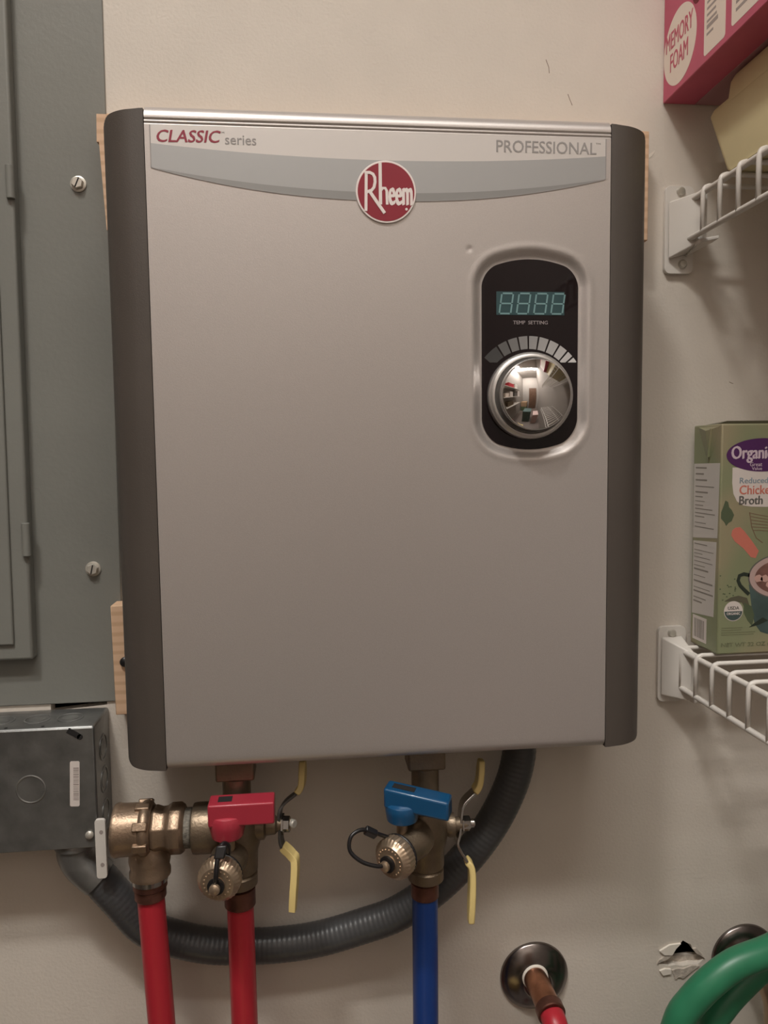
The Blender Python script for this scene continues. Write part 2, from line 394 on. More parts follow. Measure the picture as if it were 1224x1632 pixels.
# ================================================================== water heater
YF = -.118
H = thing('water_heater', 'silver tankless water heater with charcoal side caps hanging on the wall', 'water heater', (0, 0, 1.025))
W2 = .1935; ZT, ZBt = 1.575, 1.025
xc = .1243; hw = .0425
zt_, zb_ = 1.4576, 1.2954
def gz(x, up, r=.013, sag=.0105, e=0):
    u = abs(x-xc); h = hw+e
    u = min(u, h)
    s = -sag*(u/hw)**2
    if u > h-r: s -= r - math.sqrt(max(0, r*r - (u-h+r)**2))
    return (zt_ + s) if up else (zb_ - s)
def outline(n=48):
    xs = [xc + hw*math.sin(PI/2*(-1 + 2*i/n)) for i in range(n+1)]
    return [(x, gz(x, False, .016, .011)) for x in xs] + [(x, gz(x, True)) for x in reversed(xs)]
OUT = outline()
def sdf(X, Z):
    P = np.array(OUT); Q = np.roll(P, -1, 0); d = np.full(X.shape, 1e9); ins = np.zeros(X.shape, bool)
    for (ax, az), (bx, bz) in zip(P, Q):
        ex, ez = bx-ax, bz-az; L = ex*ex+ez*ez
        if L < 1e-14: continue
        tt = np.clip(((X-ax)*ex + (Z-az)*ez)/L, 0, 1); d = np.minimum(d, np.hypot(X-ax-tt*ex, Z-az-tt*ez))
        c = ((az > Z) != (bz > Z)); 
        if bz != az: ins ^= c & (X < ax + ex*(Z-az)/(ez))
    return np.where(ins, -d, d)
def front_panel():
    xs = sorted(set([round(v, 5) for v in np.linspace(-W2, W2, 90)] + [round(v, 5) for v in np.linspace(.058, .186, 110)]))
    zs = [round(v, 5) for v in np.linspace(1.034, 1.556, 110)] + [round(v, 5) for v in np.linspace(1.272, 1.482, 170)] + [round(v, 5) for v in np.linspace(1.556, 1.5635, 24)]
    zs = sorted(set(zs))
    X, Z = np.meshgrid(np.array(xs), np.array(zs)); S = sdf(X, Z)
    sm = lambda t: t*t*(3-2*t)
    D = .0042*(1-sm(np.clip((S-.0004)/.0090, 0, 1))) - .00025*np.exp(-((S-.0105)/.0025)**2)
    D = D + .0010*np.exp(-((Z-1.5622)/.0006)**2) + .0007*np.exp(-((Z-1.5592)/.0005)**2)
    r2 = np.hypot(X-.0704, Z-1.4644); D = D + .0006*np.exp(-(r2/.0022)**2)
    bm = BM(); rows = []
    for i in range(len(zs)): rows.append([(xs[j], YF + float(D[i, j]), zs[i]) for j in range(len(xs))])
    top = []; R = .0115
    for k in range(1, 9):
        a = PI/2*k/8; top.append((YF + R - R*math.cos(a), 1.5635 + R*math.sin(a)))
    top.append((-.100, ZT))
    bot = []; R2 = .009
    for k in range(1, 7):
        a = PI/2*k/6; bot.append((YF + R2 - R2*math.cos(a), 1.034 - R2*math.sin(a)))
    bot.append((-.100, ZBt))
    rows = [[(x, y, z) for x in xs] for y, z in reversed(bot)] + rows + [[(x, y, z) for x in xs] for y, z in top]
    G = [[bm.verts.new(p) for p in r] for r in rows]
    for a, b_ in zip(G, G[1:]):
        for j in range(len(xs)-1): bm.faces.new((a[j], a[j+1], b_[j+1], b_[j]))
    bm.faces.new([g[0] for g in G]); bm.faces.new([g[-1] for g in reversed(G)])
    bm.faces.new([G[0][j] for j in range(len(xs))][::-1] + [G[-1][j] for j in range(len(xs))])
    return bm
FP = obj('front_panel', front_panel(), M_silver, H, smooth=True)
obj('rear_housing', box(BM(), -.2125, .2125, -.100, YB1-.0005, 1.0275, 1.5725), M_cap, H, bevel=.003)
def side_cap(s, out):
    """charcoal cap: curved section lofted upward, ends rounded"""
    bm = BM(); base = []
    base.append((0.0006, -.118)); base.append((.004, -.1184))
    for i in range(17):
        a = PI/2*i/16; base.append((.008 + (out-.008)*math.sin(a), -.1182 + .029*(1-math.cos(a))))
    base += [(out, -.060), (out-.001, -.0275), (0.012, -.0275), (.0006, -.1005)]
    R = .0075; secs = []
    for k in range(8): a = PI/2*k/7; secs.append((ZBt-.0015 + R*(1-math.sin(a)) * 1.0, R*(1-math.cos(a))))
    secs = secs[::-1]; zz = []
    for k in range(8):
        a = PI/2*k/7; zz.append((ZBt + R*(1-math.cos(a)), R*(1-math.sin(a))))
    full = zz + [(ZT-.0034 - (z-ZBt), e) for z, e in reversed(zz)]
    rings = []
    for z, e in full:
        k = (out-e)/out; ring = []
        for o_, y in base:
            oo = min(o_, out-e)
            # outer rim also falls away slightly towards the wall
            q = min(1, max(0, (y+.118)/.014)); fall = .0012*(1-math.sqrt(max(0, 1-(1-q)**2))) + .0045*max(0, o_)/out
            dz = -fall*max(0, min(1, (z-(ZT-.03))/.02)) + .6*fall*max(0, min(1, ((ZBt+.03)-z)/.02)) 
            ring.append(bm.verts.new((s*(W2+oo), y, z + dz)))
        rings.append(ring)
    n = len(base)
    for A, B in zip(rings, rings[1:]):
        for i in range(n): bm.faces.new((A[i], A[(i+1) % n], B[(i+1) % n], B[i]))
    bm.faces.new(rings[0]); bm.faces.new(rings[-1]); return bm
obj('side_cap', side_cap(-1, .0375), M_cap, H, smooth=True, label='left charcoal plastic side cap')
obj('side_cap', side_cap(1, .0412), M_cap, H, smooth=True, label='right charcoal plastic side cap')

# decal
DF = Fr((0, YF, 0))
HX = .189
fb1 = lambda x: 1.5348 + .0084*(x/HX)**2
fb2 = lambda x: 1.5088 + .0157*(x/HX)**2
fb3 = lambda x: 1.5023 + .0220*abs(x/HX)**2.15
xs = [-HX + 2*HX*i/60 for i in range(61)]
dec = obj('decal', poly(BM(), DF, [(x, fb3(x)) for x in xs] + [(HX, 1.5575), (-HX, 1.5575)], 0, .00025), M_dec1, H, label='pearl and grey arched decal across the top')
obj('grey_band', poly(BM(), DF, [(x, fb2(x)) for x in xs] + [(x, fb1(x)) for x in reversed(xs)], .00025, .0004), M_dec2, dec)
obj('grey_band', poly(BM(), DF, [(x, fb3(x)+.0002) for x in xs] + [(x, fb2(x)) for x in reversed(xs)], .00025, .0004), M_dec3, dec)
obj('edge_line', poly(BM(), DF, stroke([(x, fb3(x)) for x in xs], .0007), .0004, .0005), M_gtx, dec)
for sx in (-1, 1): obj('edge_line', poly(BM(), DF, stroke([(sx*HX, 1.5245), (sx*HX, 1.5575)], .0007), .0004, .0005), M_gtx, dec)
text('series_lettering', 'CLASSIC', DF, -.1846, -.1352, 1.5443, 1.5537, M_crim, dec, c=.00026, bold=.03, shear=.2, shy=.012)
text('trademark', 'TM', DF, -.1345, -.1305, 1.5523, 1.5537, M_gtx, dec, c=.00026)
text('series_lettering', 'series', DF, -.1300, -.1052, 1.5438, 1.5512, M_gtx, dec, c=.00026, bold=.01)
text('grade_lettering', 'PROFESSIONAL', DF, .0938, .1805, 1.5442, 1.5540, M_gtx, dec, c=.00026, bold=.012)
text('trademark', 'TM', DF, .1800, .1842, 1.5525, 1.5540, M_gtx, dec, c=.00026)
# round badge
BF = Fr((.0002, YF, 1.5091)); k_ = .0252/105
bd = obj('badge', lathe(BM(), (.0002, YF, 1.5091), (0,-1,0), [(0, .0252), (.0012, .0252), (.0016, .0248), (.0016, 0)], 64), M_wlogo, H, smooth=True, label='round crimson badge with white ring and lettering')
obj('badge_field', lathe(BM(), (.0002, YF-.0015, 1.5091), (0,-1,0), [(0, .0236), (.0003, .0236), (.0003, 0)], 64), M_redlogo, bd)
S = lambda pts: [(a*k_, b_*k_) for a, b_ in pts]
bm = BM()
poly(bm, BF, stroke(S([(-68, 66), (-71, -66)]), 10*k_), .0018, .0021)
poly(bm, BF, stroke(S([(-74, 62), (-56, 63), (-45, 58), (-39, 47), (-38, 32), (-42, 14), (-50, 4), (-66, -2)]), 10*k_), .0018, .0022)
poly(bm, BF, stroke(S([(-57, 0), (-32, -36), (-6, -72)]), 11*k_), .0018, .0023)
poly(bm, BF, stroke(S([(-20, 98), (-20, -43)]), 11*k_), .0018, .00225)
poly(bm, BF, stroke(S([(-20, 2), (-12, 12), (-3, 12), (2, 3), (3, -43)]), 9*k_), .0018, .00215)
obj('badge_lettering', bm, M_wlogo, bd)
text('badge_lettering', 'eem', BF, 10*k_, 90*k_, -44*k_, 14*k_, M_wlogo, bd, c=.0018, bold=.045)
obj('registered_mark', poly(BM(), BF, ell(70*k_, -57*k_, 4.5*k_, 4.5*k_, 16), .0018, .0020), M_wlogo, bd)

# control panel
CF = Fr((0, YF+.0045, 0))
gl = obj('control_window', poly(BM(), CF, OUT, -.0005, .0010), M_glass, H, label='black glass control window with arched top')
dsp = obj('display', poly(BM(), CF, rect(.0945, .1545, 1.4106, 1.4303), .0010, .0013), M_lcd, gl)
for i in range(4):
    x0 = .0970 + i*.0152; w_ = .0100; z0, z1 = 1.4117, 1.4287; sl = .14
    q = lambda a, c: (x0 + a*w_ + sl*(c*(z1-z0)), z0 + c*(z1-z0))
    for a, b_ in (((0,.04),(0,.47)), ((0,.53),(0,.96)), ((1,.04),(1,.47)), ((1,.53),(1,.96)), ((.08,0),(.92,0)), ((.08,.5),(.92,.5)), ((.08,1),(.92,1))):
        obj('digit_segment', poly(BM(), CF, stroke([q(*a), q(*b_)], .0013), .0013, .0015), M_seg, dsp)
text('control_lettering', 'TEMP  SETTING', CF, .1093, .1398, 1.4028, 1.4058, mat('dim_grey_ink', (.30, .26, .26), .5), gl, c=.0010, bold=.012)
kx, kz = .1235, 1.3413
cuts = [141, 123.5, 112.5, 101.5, 91, 80.5, 69.5, 58.5, 48.5, 41, 34]
for i in range(10):
    a0, a1 = math.radians(cuts[i+1]+.9), math.radians(cuts[i]-.9); r0, r1 = .0405, .0515
    if i == 9: r0 = .0435
    P_ = []
    for j in range(7): a = a0+(a1-a0)*j/6; P_.append((kx+r1*math.cos(a), kz+r1*math.sin(a)))
    for j in range(7): a = a1+(a0-a1)*j/6; P_.append((kx+r0*math.cos(a), kz+r0*math.sin(a)))
    zmin = kz+.0290
    P2 = []
    for (ax, az), (bx, bz) in zip(P_, P_[1:]+P_[:1]):
        if az >= zmin: P2.append((ax, az))
        if (az >= zmin) != (bz >= zmin): tt = (zmin-az)/(bz-az); P2.append((ax+(bx-ax)*tt, zmin))
    g = .045 + .055*i if i < 9 else .56
    obj('gauge_segment', poly(BM(), CF, P2, .0010, .0012), mat('gauge_grey_%d' % i, (g, g*.97, g*.95), .5), gl)
YK = YF+.0045-.001
kb = obj('dial_knob', lathe(BM(), (kx, YK, kz), (0,-1,0), [(0, .0372), (.006, .0372), (.0085, .0362), (.0098, .0345), (.0100, .0330), (.0085, .0318), (.0085, .0)], 72), M_satin, H, smooth=True, label='satin dial knob with mirror-like chrome cap')
obj('knob_groove', lathe(BM(), (kx, YK-.0085, kz), (0,-1,0), [(0, .0317), (.0008, .0317), (.0008, 0)], 64), M_groove, kb)
pr = [(.0008, .0300), (.0120, .0300), (.0133, .0296), (.0140, .0286)]
for i in range(1, 15):
    r = .0286*(1-i/14); pr.append((.0140 + .0098*(1-(r/.0286)**2), r))
obj('knob_cap', lathe(BM(), (kx, YK-.0085, kz), (0,-1,0), pr, 72), M_chrome, kb, smooth=True)

YV = -.085
# ================================================================== junction box
JX0, JX1, JZ0, JZ1, JY = -.50, -.2705, .9290, 1.0455, -.055
t = thing('junction_box', 'galvanized steel junction box with knockouts and barcode sticker', 'junction box', (-.385, 0, JZ0))
obj('box_body', box(BM(), JX0, JX1, JY+.0015, -.0003, JZ0, JZ1), M_galv, t, bevel=.0022, bseg=3)
cp = obj('cover', box(BM(), JX0, JX1-.0005, JY, JY+.0016, JZ0+.0005, JZ1-.0010), M_galv, t, bevel=.0012)
JF = Fr((0, JY, 0))
obj('slot_hole', poly(BM(), JF, stroke([(-.2935, 1.0430), (-.2885, 1.0400), (-.2830, 1.0362)], .0052) , 0, .0004), M_dark, cp)
obj('slot_hole', poly(BM(), JF, ell(-.2828, 1.0361, .0026, .0026, 16), 0, .0004), M_dark, cp)
def ringp(bm, fr, cx, cy, r0, r1, c0, c1, n=40, sy=1):
    A = []
    for k in range(n):
        a = 2*PI*k/n; A.append([bm.verts.new(fr.p(cx + r*math.cos(a), cy + r*sy*math.sin(a), c)) for r, c in ((r0, c0), (r0, c1), ((r0+r1)/2, c1+.0003), (r1, c1), (r1, c0))])
    for k in range(n):
        p, q_ = A[k], A[(k+1) % n]
        for j in range(4): bm.faces.new((p[j], q_[j], q_[j+1], p[j+1]))
    return bm
obj('knockout', ringp(BM(), JF, -.3285, .9890, .0120, .0134, 0, .0004), M_galvd, cp, smooth=True)
TF = Fr((0, 0, JZ1), (1,0,0), (0,1,0))
for x in (-.3290, -.2990, -.3620, -.4050):
    ko = obj('knockout', ringp(BM(), TF, x, -.028, .0108, .0122, 0, .0004), M_galvd, t, smooth=True)
    obj('inner_knockout', poly(BM(), TF, ell(x, -.028, .0075, .0075, 28), 0, .0003), M_galvd, ko)
for x in (-.3500, -.3174): obj('screw_hole', poly(BM(), TF, ell(x, -.0490, .0016, .0016, 14), 0, .0002), M_dark, t)
SF = Fr((JX1, 0, 0), (0,1,0), (0,0,1))
for z in (1.0148, .9828, .9500):
    ko = obj('knockout', ringp(BM(), SF, -.0265, z, .0112, .0128, 0, .0005), M_galvd, t, smooth=True)
    obj('inner_knockout', poly(BM(), SF, ell(-.0265, z, .0080, .0080, 28), 0, .0003), M_galvd, ko)
st = obj('barcode_sticker', poly(BM(), Fr((-.2893, JY, .9918), (1,0,-.04), (.04,0,1)), rrect(-.0043, .0043, -.0215, .0215, .0015), 0, .00025), M_whitep, cp)
sf = Fr((-.2893, JY-.00025, .9918), (1,0,-.04), (.04,0,1)); z = -.0155
while z < .0150:
    w_ = random.choice((.0005, .0008, .0012)); obj('bar', poly(BM(), sf, rect(-.0012, .0037, z, z+w_), 0, .0001), M_ink, st); z += w_ + random.choice((.0006, .0009))
s = obj('screw', lathe(BM(), (-.2780, JY, .9423), (0,-1,0), [(0, .0038), (.0015, .0038), (.0030, .0022), (.0033, 0)], 20), M_zinc, cp, smooth=True)

# white clip at the box corner
t = thing('pipe_clip', 'small white plastic strap with two holes at the junction box corner', 'clip', (-.267, JY-.001, .902))
cf = Fr((0, JY-.0004, 0))
obj('strap', poly(BM(), cf, rrect(-.2722, -.2628, .9010, .9578, .0028), 0, .0035), M_wplast, t, bevel=.0006)
for z in (.9458, .9143): obj('hole', poly(BM(), cf, ell(-.2665, z, .0018, .0020, 16), .0035, .0037), M_ink, t)

# ================================================================== conduit
t = thing('flexible_conduit', 'dark grey liquid-tight conduit looping from the junction box up to the heater', 'conduit', (-.07, -.03, .78))
CN = Vector((-.2975, -.0335, .929))
obj('lock_ring', lathe(BM(), CN+Vector((0,0,-.0005)), (0,0,-1), [(0, .0185), (.0025, .0195), (.0055, .0195), (.007, .0175)], 36), M_galv, t, smooth=True)
pc = smoothpath([CN+Vector((0,0,-.006)), CN+Vector((.0005,0,-.014)), CN+Vector((.0045,0,-.024)), CN+Vector((.0125,0,-.0335)), CN+Vector((.0205,0,-.0415))], 6)
obj('connector', tube(BM(), pc, .0180, 32), M_galv, t, smooth=True)
path = [(-.2790,-.0335,.8900),(-.2600,-.0325,.8640),(-.2366,-.0300,.8325),(-.2085,-.0255,.8150),(-.1745,-.0220,.8025),(-.1375,-.0195,.7970),(-.1010,-.0190,.7960),(-.0640,-.0200,.8000),(-.0230,-.0240,.8120),(.0140,-.0290,.8265),(.0515,-.0345,.8535),(.0836,-.0390,.8867),(.1094,-.0420,.9231),(.1269,-.0445,.9605),(.1345,-.0450,.9890),(.1353,-.0450,1.0100)]
obj('end_bushing', lathe(BM(), (.1353, -.045, 1.0232), (0,0,-1), [(0, .030), (.004, .030), (.0055, .028), (.0055, .022), (.014, .022), (.015, .018)], 36), M_black, t, smooth=True)
pp = resample(smoothpath(path, 12), .0013)
obj('conduit_sleeve', tube(BM(), pp, .0165, 32, rf=lambda s: .0166 + .00013*math.sin(2*PI*s/.0052)), M_cond, t, smooth='all')

# ================================================================== pipes
def pex(label, x0, z0, x1, z1, m, ring=True, cr=.0142, steel=False):
    t = thing('water_pipe', label, 'pipe', (x1, YV, .0), None)
    k = (x1-x0)/(z1-z0); xb = x0 + k*(0.0-z0)
    obj('tubing', tube(BM(), [(x0, YV, z0), (x1, YV, z1), (xb, YV, 0.001)], .0121, 28), m, t, smooth=True)
    return t
P1 = pex('red water pipe on the left, below the brass tee', -.2183, .9000, -.2126, .7727, M_redp)
P2 = pex('red water pipe on the right, below the red-handled valve', -.1385, .8880, -.1376, .7655, M_redp)
P3 = pex('blue water pipe below the blue-handled valve', .0330, .8850, .0327, .7493, M_bluep)
obj('crimp_ring', lathe(BM(), (-.2183, YV, .9150), (0,0,-1), [(0, .0130), (.001, .0150), (.009, .0152), (.0105, .0135), (.0115, .0140), (.0185, .0140), (.020, .0125)], 36), M_crimp, P1, smooth=True)
obj('steel_collar', lathe(BM(), (-.2183, YV, .9175), (0,0,-1), [(0, .0145), (.001, .0158), (.0062, .0158), (.0075, .0142)], 36), M_steel, P1, smooth=True)
obj('crimp_ring', lathe(BM(), (-.1385, YV, .9000), (0,0,-1), [(0, .0125), (.001, .0142), (.017, .0142), (.0185, .0125)], 36), M_crimp, P2, smooth=True)
obj('crimp_ring', lathe(BM(), (.0330, YV, .8925), (0,0,-1), [(0, .0118), (.001, .0131), (.0145, .0131), (.0155, .0120)], 36), M_crimp, P3, smooth=True)

# ================================================================== brass tee with union at the left
t = thing('brass_tee', 'brass pipe tee with ribbed union joining the left red pipe', 'pipe fitting', (-.2175, YV, .915))
ZT_ = .9590
obj('union_nut', lathe(BM(), (-.2478, YV, .9600), (1,0,-.01), [(0, .0195), (.001, .0228), (.0035, .0236), (.006, .0228), (.024, .0225), (.026, .0242), (.0295, .0246), (.032, .0232), (.034, .0210)], 48), M_brass, t, smooth=True)
bm = BM()
for k in range(8):
    a = 2*PI*k/8 + .25; c, s_ = math.cos(a), math.sin(a)
    ax = Fr((0, YV, ZT_), (1,0,0), (0, -s_, c)); nn = Vector((0, c, s_))
    P8 = []
    for rr, hw_ in ((.020, .0042), (.0258, .0036)):
        for dx, dw in ((-.2275, -1), (-.2150, -1), (-.2150, 1), (-.2275, 1)):
            P8.append(Vector((dx, YV, ZT_)) + nn*rr + Vector((0, -s_, c))*hw_*dw)
    hexa(bm, P8)
obj('union_lugs', bm, M_brass, t, bevel=.0008)
obj('tee_body', lathe(BM(), (-.2150, YV, .9585), (1,0,0), [(0, .0195), (.004, .0215), (.010, .0195), (.014, .0200), (.018, .0225), (.026, .0225), (.030, .0195)], 8, rot=.39), M_brass, t, bevel=.001)
obj('nipple', cyl(BM(), (-.1870, YV, .9580), (-.1790, YV, .9580), .0175, 32), M_teflon, t, smooth=True)
obj('branch', lathe(BM(), (-.2178, YV, .9500), (0,0,-1), [(0, .0150), (.010, .0178), (.018, .0185), (.026, .0170), (.029, .0182), (.033, .0182), (.0345, .0155)], 40), M_brass, t, smooth=True)
obj('sleeve', lathe(BM(), (-.1792, YV, .9572), (1,0,0), [(0, .0185), (.0015, .0218), (.004, .0223), (.020, .0223), (.026, .0215)], 40), M_brassd, t, smooth=True)

# ================================================================== valves
def valve(label, x, capO, capA, hub, arm, body_m, lev_y, tilt, nut_x, hot):
    t = thing('isolation_valve', label, 'valve', (x, YV, .890))
    zc = .9520 if hot else .9430
    zlow = .900 if hot else .8925
    Lb = zc + .024 - zlow
    bo = obj('valve_body', lathe(BM(), (x, YV, zc+.026), (0,0,-1), [(0, .0130), (.002, .0155), (.010, .0175), (.018, .0205), (.030, .0210), (.038, .0195), (.044, .0178), (Lb-.014, .0172), (Lb-.012, .0150), (Lb-.010, .0168), (Lb-.001, .0168), (Lb+.001, .0140)], 40), body_m, t, smooth=True)
    # drain port and knurled cap
    obj('outlet_adapter', box(BM(), x-.0172, x+.0172, YV-.014, YV+.014, 1.004, 1.0232), M_brassd, t, bevel=.002)
    obj('nipple', cyl(BM(), (x, YV, .972), (x, YV, 1.005), .0128, 28), M_brassd, t, smooth=True)
    C0 = Vector(capO); A = Vector(capA).normalized(); base = Vector((x, YV, zc))
    root = C0 - A*.052
    obj('drain_port', lathe(BM(), C0 - A*.050, A, [(0, .0150), (.010, .0165), (.020, .0150), (.026, .0135), (.033, .0135), (.040, .0150), (.044, .0150)], 32), body_m, t, smooth=True)
    cp_ = obj('drain_cap', lathe(BM(), C0 - A*.015, A, [(0, .0165), (.001, .0183), (.009, .0183), (.0108, .0168), (.0125, .0150), (.0140, .0140), (.0145, .0090), (.0145, 0)], 144, fl=.013, nf=32, flr=(1, 3)), M_bcap, t, smooth=True)
    bm = BM(); a0 = A; u = Vector((0,0,1)).cross(A).normalized(); v = A.cross(u)
    for k in range(20):
        th = 2*PI*k/20; p = C0 + (u*math.cos(th)+v*math.sin(th))*.0112 - A*.001
        lathe(bm, p, A, [(0, .0009), (.0009, .0008), (.0014, 0)], 8)
    obj('cap_beads', bm, M_bcap, cp_, smooth=True)
    obj('cap_stem', lathe(BM(), C0 - A*.0006, A, [(0, .0068), (.0010, .0068), (.0012, .0035), (.0040, .0032), (.0055, .0046), (.0080, .0046), (.0095, .0030), (.0100, 0)], 24), M_bcap, cp_, smooth=True)
    obj('strap_washer', lathe(BM(), C0 + A*.0012, A, [(0, .0072), (.0022, .0072), (.0022, .0030)], 28), M_black, cp_, smooth=True)
    rb = []
    for k in range(33): th = 2*PI*k/32; rb.append(C0 - A*.0165 + (u*math.cos(th)+v*math.sin(th))*.0165)
    obj('strap_ring', tube(BM(), rb, .0017, 8, cap=False), M_black, cp_, smooth='all')
    return t, cp_, bo, C0, A, u, v
# hot ------------------------------------------------------------
t, cp_, bo, C0, A, u, v = valve('brass isolation valve with red drain handle', -.1388, (-.1515, -.1440, .9365), (-.16, -1, -.03), None, None, M_brassd, 0, 0, 0, True)
st_ = smoothpath([C0 + A*.0030 + Vector((0,-.001,.004)), C0 + Vector((.0005, -.006, .012)), C0 + Vector((.0018, -.002, .024)), C0 + Vector((.0050, .006, .0315)), C0 + Vector((.0088, .012, .0270)), C0+A*-.016+Vector((.0060,0,.0175))], 8)
obj('cap_strap', tube(BM(), st_, .0021, 10), M_black, cp_, smooth='all')
obj('strap_clasp', ribbon(BM(), [C0 + Vector((.0030,-.002,.0235)), C0+Vector((.0052,.002,.0330))], (1,0,0), .0088, .0055), M_black, cp_, bevel=.0012)
hs = obj('drain_stem', cyl(BM(), (-.1455, -.1120, .945), (-.1455, -.1120, .972), .0070, 20), M_bcap, t, smooth=True)
hd = obj('drain_handle', box(BM(), -.1600, -.1035, -.1245, -.1030, .9760, .9955), M_redh, t, bevel=.0016, bseg=3, label='red plastic lever handle')
obj('handle_hub', lathe(BM(), (-.1448, -.1128, .9625), (0,0,1), [(0, .0125), (.001, .0138), (.011, .0160), (.0175, .0163), (.0205, .0150), (.0215, .0120)], 36), M_redh, hd, smooth=True)
obj('handle_recess', box(BM(), -.1520, -.1400, -.1180, -.1080, .9954, .9958), M_dark, hd)
obj('side_stem', lathe(BM(), (-.1250, YV, .9560), (1,0,0), [(0, .0130), (.010, .0125), (.012, .0090), (.020, .0085), (.022, .0065), (.034, .0060)], 28), M_brassd, t, smooth=True)
def levers(t, x, zc, pts_up, pts_dn, nu, nd, wv, wid, dark):
    m = M_groove if dark else M_steel
    U_ = smoothpath(pts_up, 5); D_ = smoothpath(pts_dn, 5)
    full = [Vector(p) for p in reversed(pts_up[:nu])] + [Vector(p) for p in pts_dn[1:nd]]
    lv = obj('lever', ribbon(BM(), smoothpath(full, 4), wv, wid, .0026), m, t, bevel=.0005, label='steel butterfly lever')
    for P_, k in ((pts_up, nu-1), (pts_dn, nd-1)):
        q_ = smoothpath(P_[k-0:], 5) if len(P_)-k > 1 else None
        W = [wid*1.02]*len(q_); W[0] = wid*.85; W[-1] = wid*.62; W[-2] = wid*.86
        q0 = (Vector(P_[k]) - Vector(P_[k-1])).normalized()*.002
        obj('lever_grip', ribbon(BM(), q_, wv, W, .0060), M_yel, lv, bevel=.0018, bseg=3, label='yellow rubber lever grip')
    return lv
# hot lever: centre (-.099,YV,.957)
levers(t, -.100, .957,
       [(-.1000,-.085,.9560), (-.1005,-.083,.9670), (-.0960,-.080,.9740), (-.0845,-.077,.9815), (-.0800,-.073,.9880), (-.0790,-.068,1.0080)],
       [(-.1000,-.085,.9560), (-.1000,-.088,.9440), (-.0985,-.090,.9380), (-.0900,-.093,.9300), (-.0872,-.096,.9230), (-.0905,-.102,.8830)],
       4, 3, (0.22, .97, 0), .0108, True)
obj('lever_nut', lathe(BM(), (-.0985, YV, .9560), (1,-.15,0), [(0, .0095), (.0015, .0095), (.0016, .0072), (.0065, .0072), (.0075, .0060)], 6, rot=.2), M_steel, t)
obj('lever_nut', lathe(BM(), (-.0905, -.0865, .9570), (1,-.9,.1), [(0, .0040), (.0035, .0040), (.0045, .0030), (.0045, 0)], 16), M_zinc, t, smooth=True)

# cold -----------------------------------------------------------
t, cp_, bo, C0, A, u, v = valve('brass isolation valve with blue drain handle', .0340, (-.0065, -.1400, .9430), (-.66, -.75, -.06), None, None, M_brassd, 0, 0, 0, False)
Cc = C0
st_ = smoothpath([Cc + A*.0035, Cc + Vector((-.011, -.008, .0025)), Cc + Vector((-.024, -.009, .008)), Cc + Vector((-.0335, -.007, .017)), Cc + Vector((-.0325, -.004, .0275)), Cc + Vector((-.024, .000, .0310)), Cc + Vector((-.0150, .004, .0270)), Cc - A*.0165 + Vector((-.010, 0, .0155))], 8)
obj('cap_strap', tube(BM(), st_, .0017, 10), M_black, cp_, smooth='all')
obj('strap_clasp', ribbon(BM(), [Cc + Vector((-.0200,.002,.0300)), Cc+Vector((-.0100,.006,.0225))], (.3,-.5,.6), .0085, .0055), M_black, cp_, bevel=.0012)
obj('drain_stem', cyl(BM(), (.0080, -.1165, .948), (.0080, -.1165, .970), .0050, 20), M_bcap, t, smooth=True)
d1 = Vector((.93, -.36, 0)).normalized(); d2 = Vector((-d1.y, d1.x, 0))
hc = Vector((.0085, -.1150, 0))
P8 = []
for z_l, z_r in ((.9815, .9755), (.9995, .9925)):
    for a, b_, zz in ((-.0145, -1, z_l), (.0435, -1, z_r), (.0435, 1, z_r), (-.0145, 1, z_l)):
        P8.append(hc + d1*a + d2*b_*.0098 + Vector((0, 0, zz)))
hd = obj('drain_handle', hexa(BM(), P8), M_blueh, t, bevel=.0022, bseg=3, label='blue plastic lever handle')
obj('handle_hub', lathe(BM(), (.0085, -.1155, .9685), (0,0,1), [(0, .0125), (.001, .0138), (.008, .0150), (.012, .0153), (.015, .0145), (.0165, .012)], 36), M_blueh, hd, smooth=True)
obj('handle_recess', ribbon(BM(), [hc + d1*-.008 + Vector((0,0,.9986)), hc + d1*.012 + Vector((0,0,.9962))], d2, .008, .0012), M_dark, hd)
obj('side_stem', lathe(BM(), (.0440, YV, .9450), (1,0,0), [(0, .0130), (.006, .0125), (.009, .0090), (.012, .0110), (.017, .0110), (.018, .0070), (.030, .0062)], 28), M_brassd, t, smooth=True)
levers(t, .0665, .945,
       [(.0668,-.085,.9460), (.0680,-.083,.9560), (.0710,-.081,.9645), (.0820,-.078,.9730), (.0875,-.075,.9800), (.0910,-.070,1.0000)],
       [(.0668,-.085,.9460), (.0650,-.087,.9370), (.0632,-.089,.9290), (.0710,-.093,.9150), (.0755,-.096,.9040), (.0728,-.104,.8600)],
       4, 4, (0, 1, 0.05), .0125, False)
obj('lever_nut', lathe(BM(), (.0680, YV, .9455), (1,0,0), [(0, .0090), (.0015, .0090), (.0016, .0070), (.0075, .0070), (.0085, .0058)], 6, rot=.3), M_steel, t)
obj('lever_nut', lathe(BM(), (.0760, YV, .9455), (1,0,0), [(0, .0040), (.0040, .0040), (.0050, .0028), (.0050, 0)], 16), M_steel, t, smooth=True)

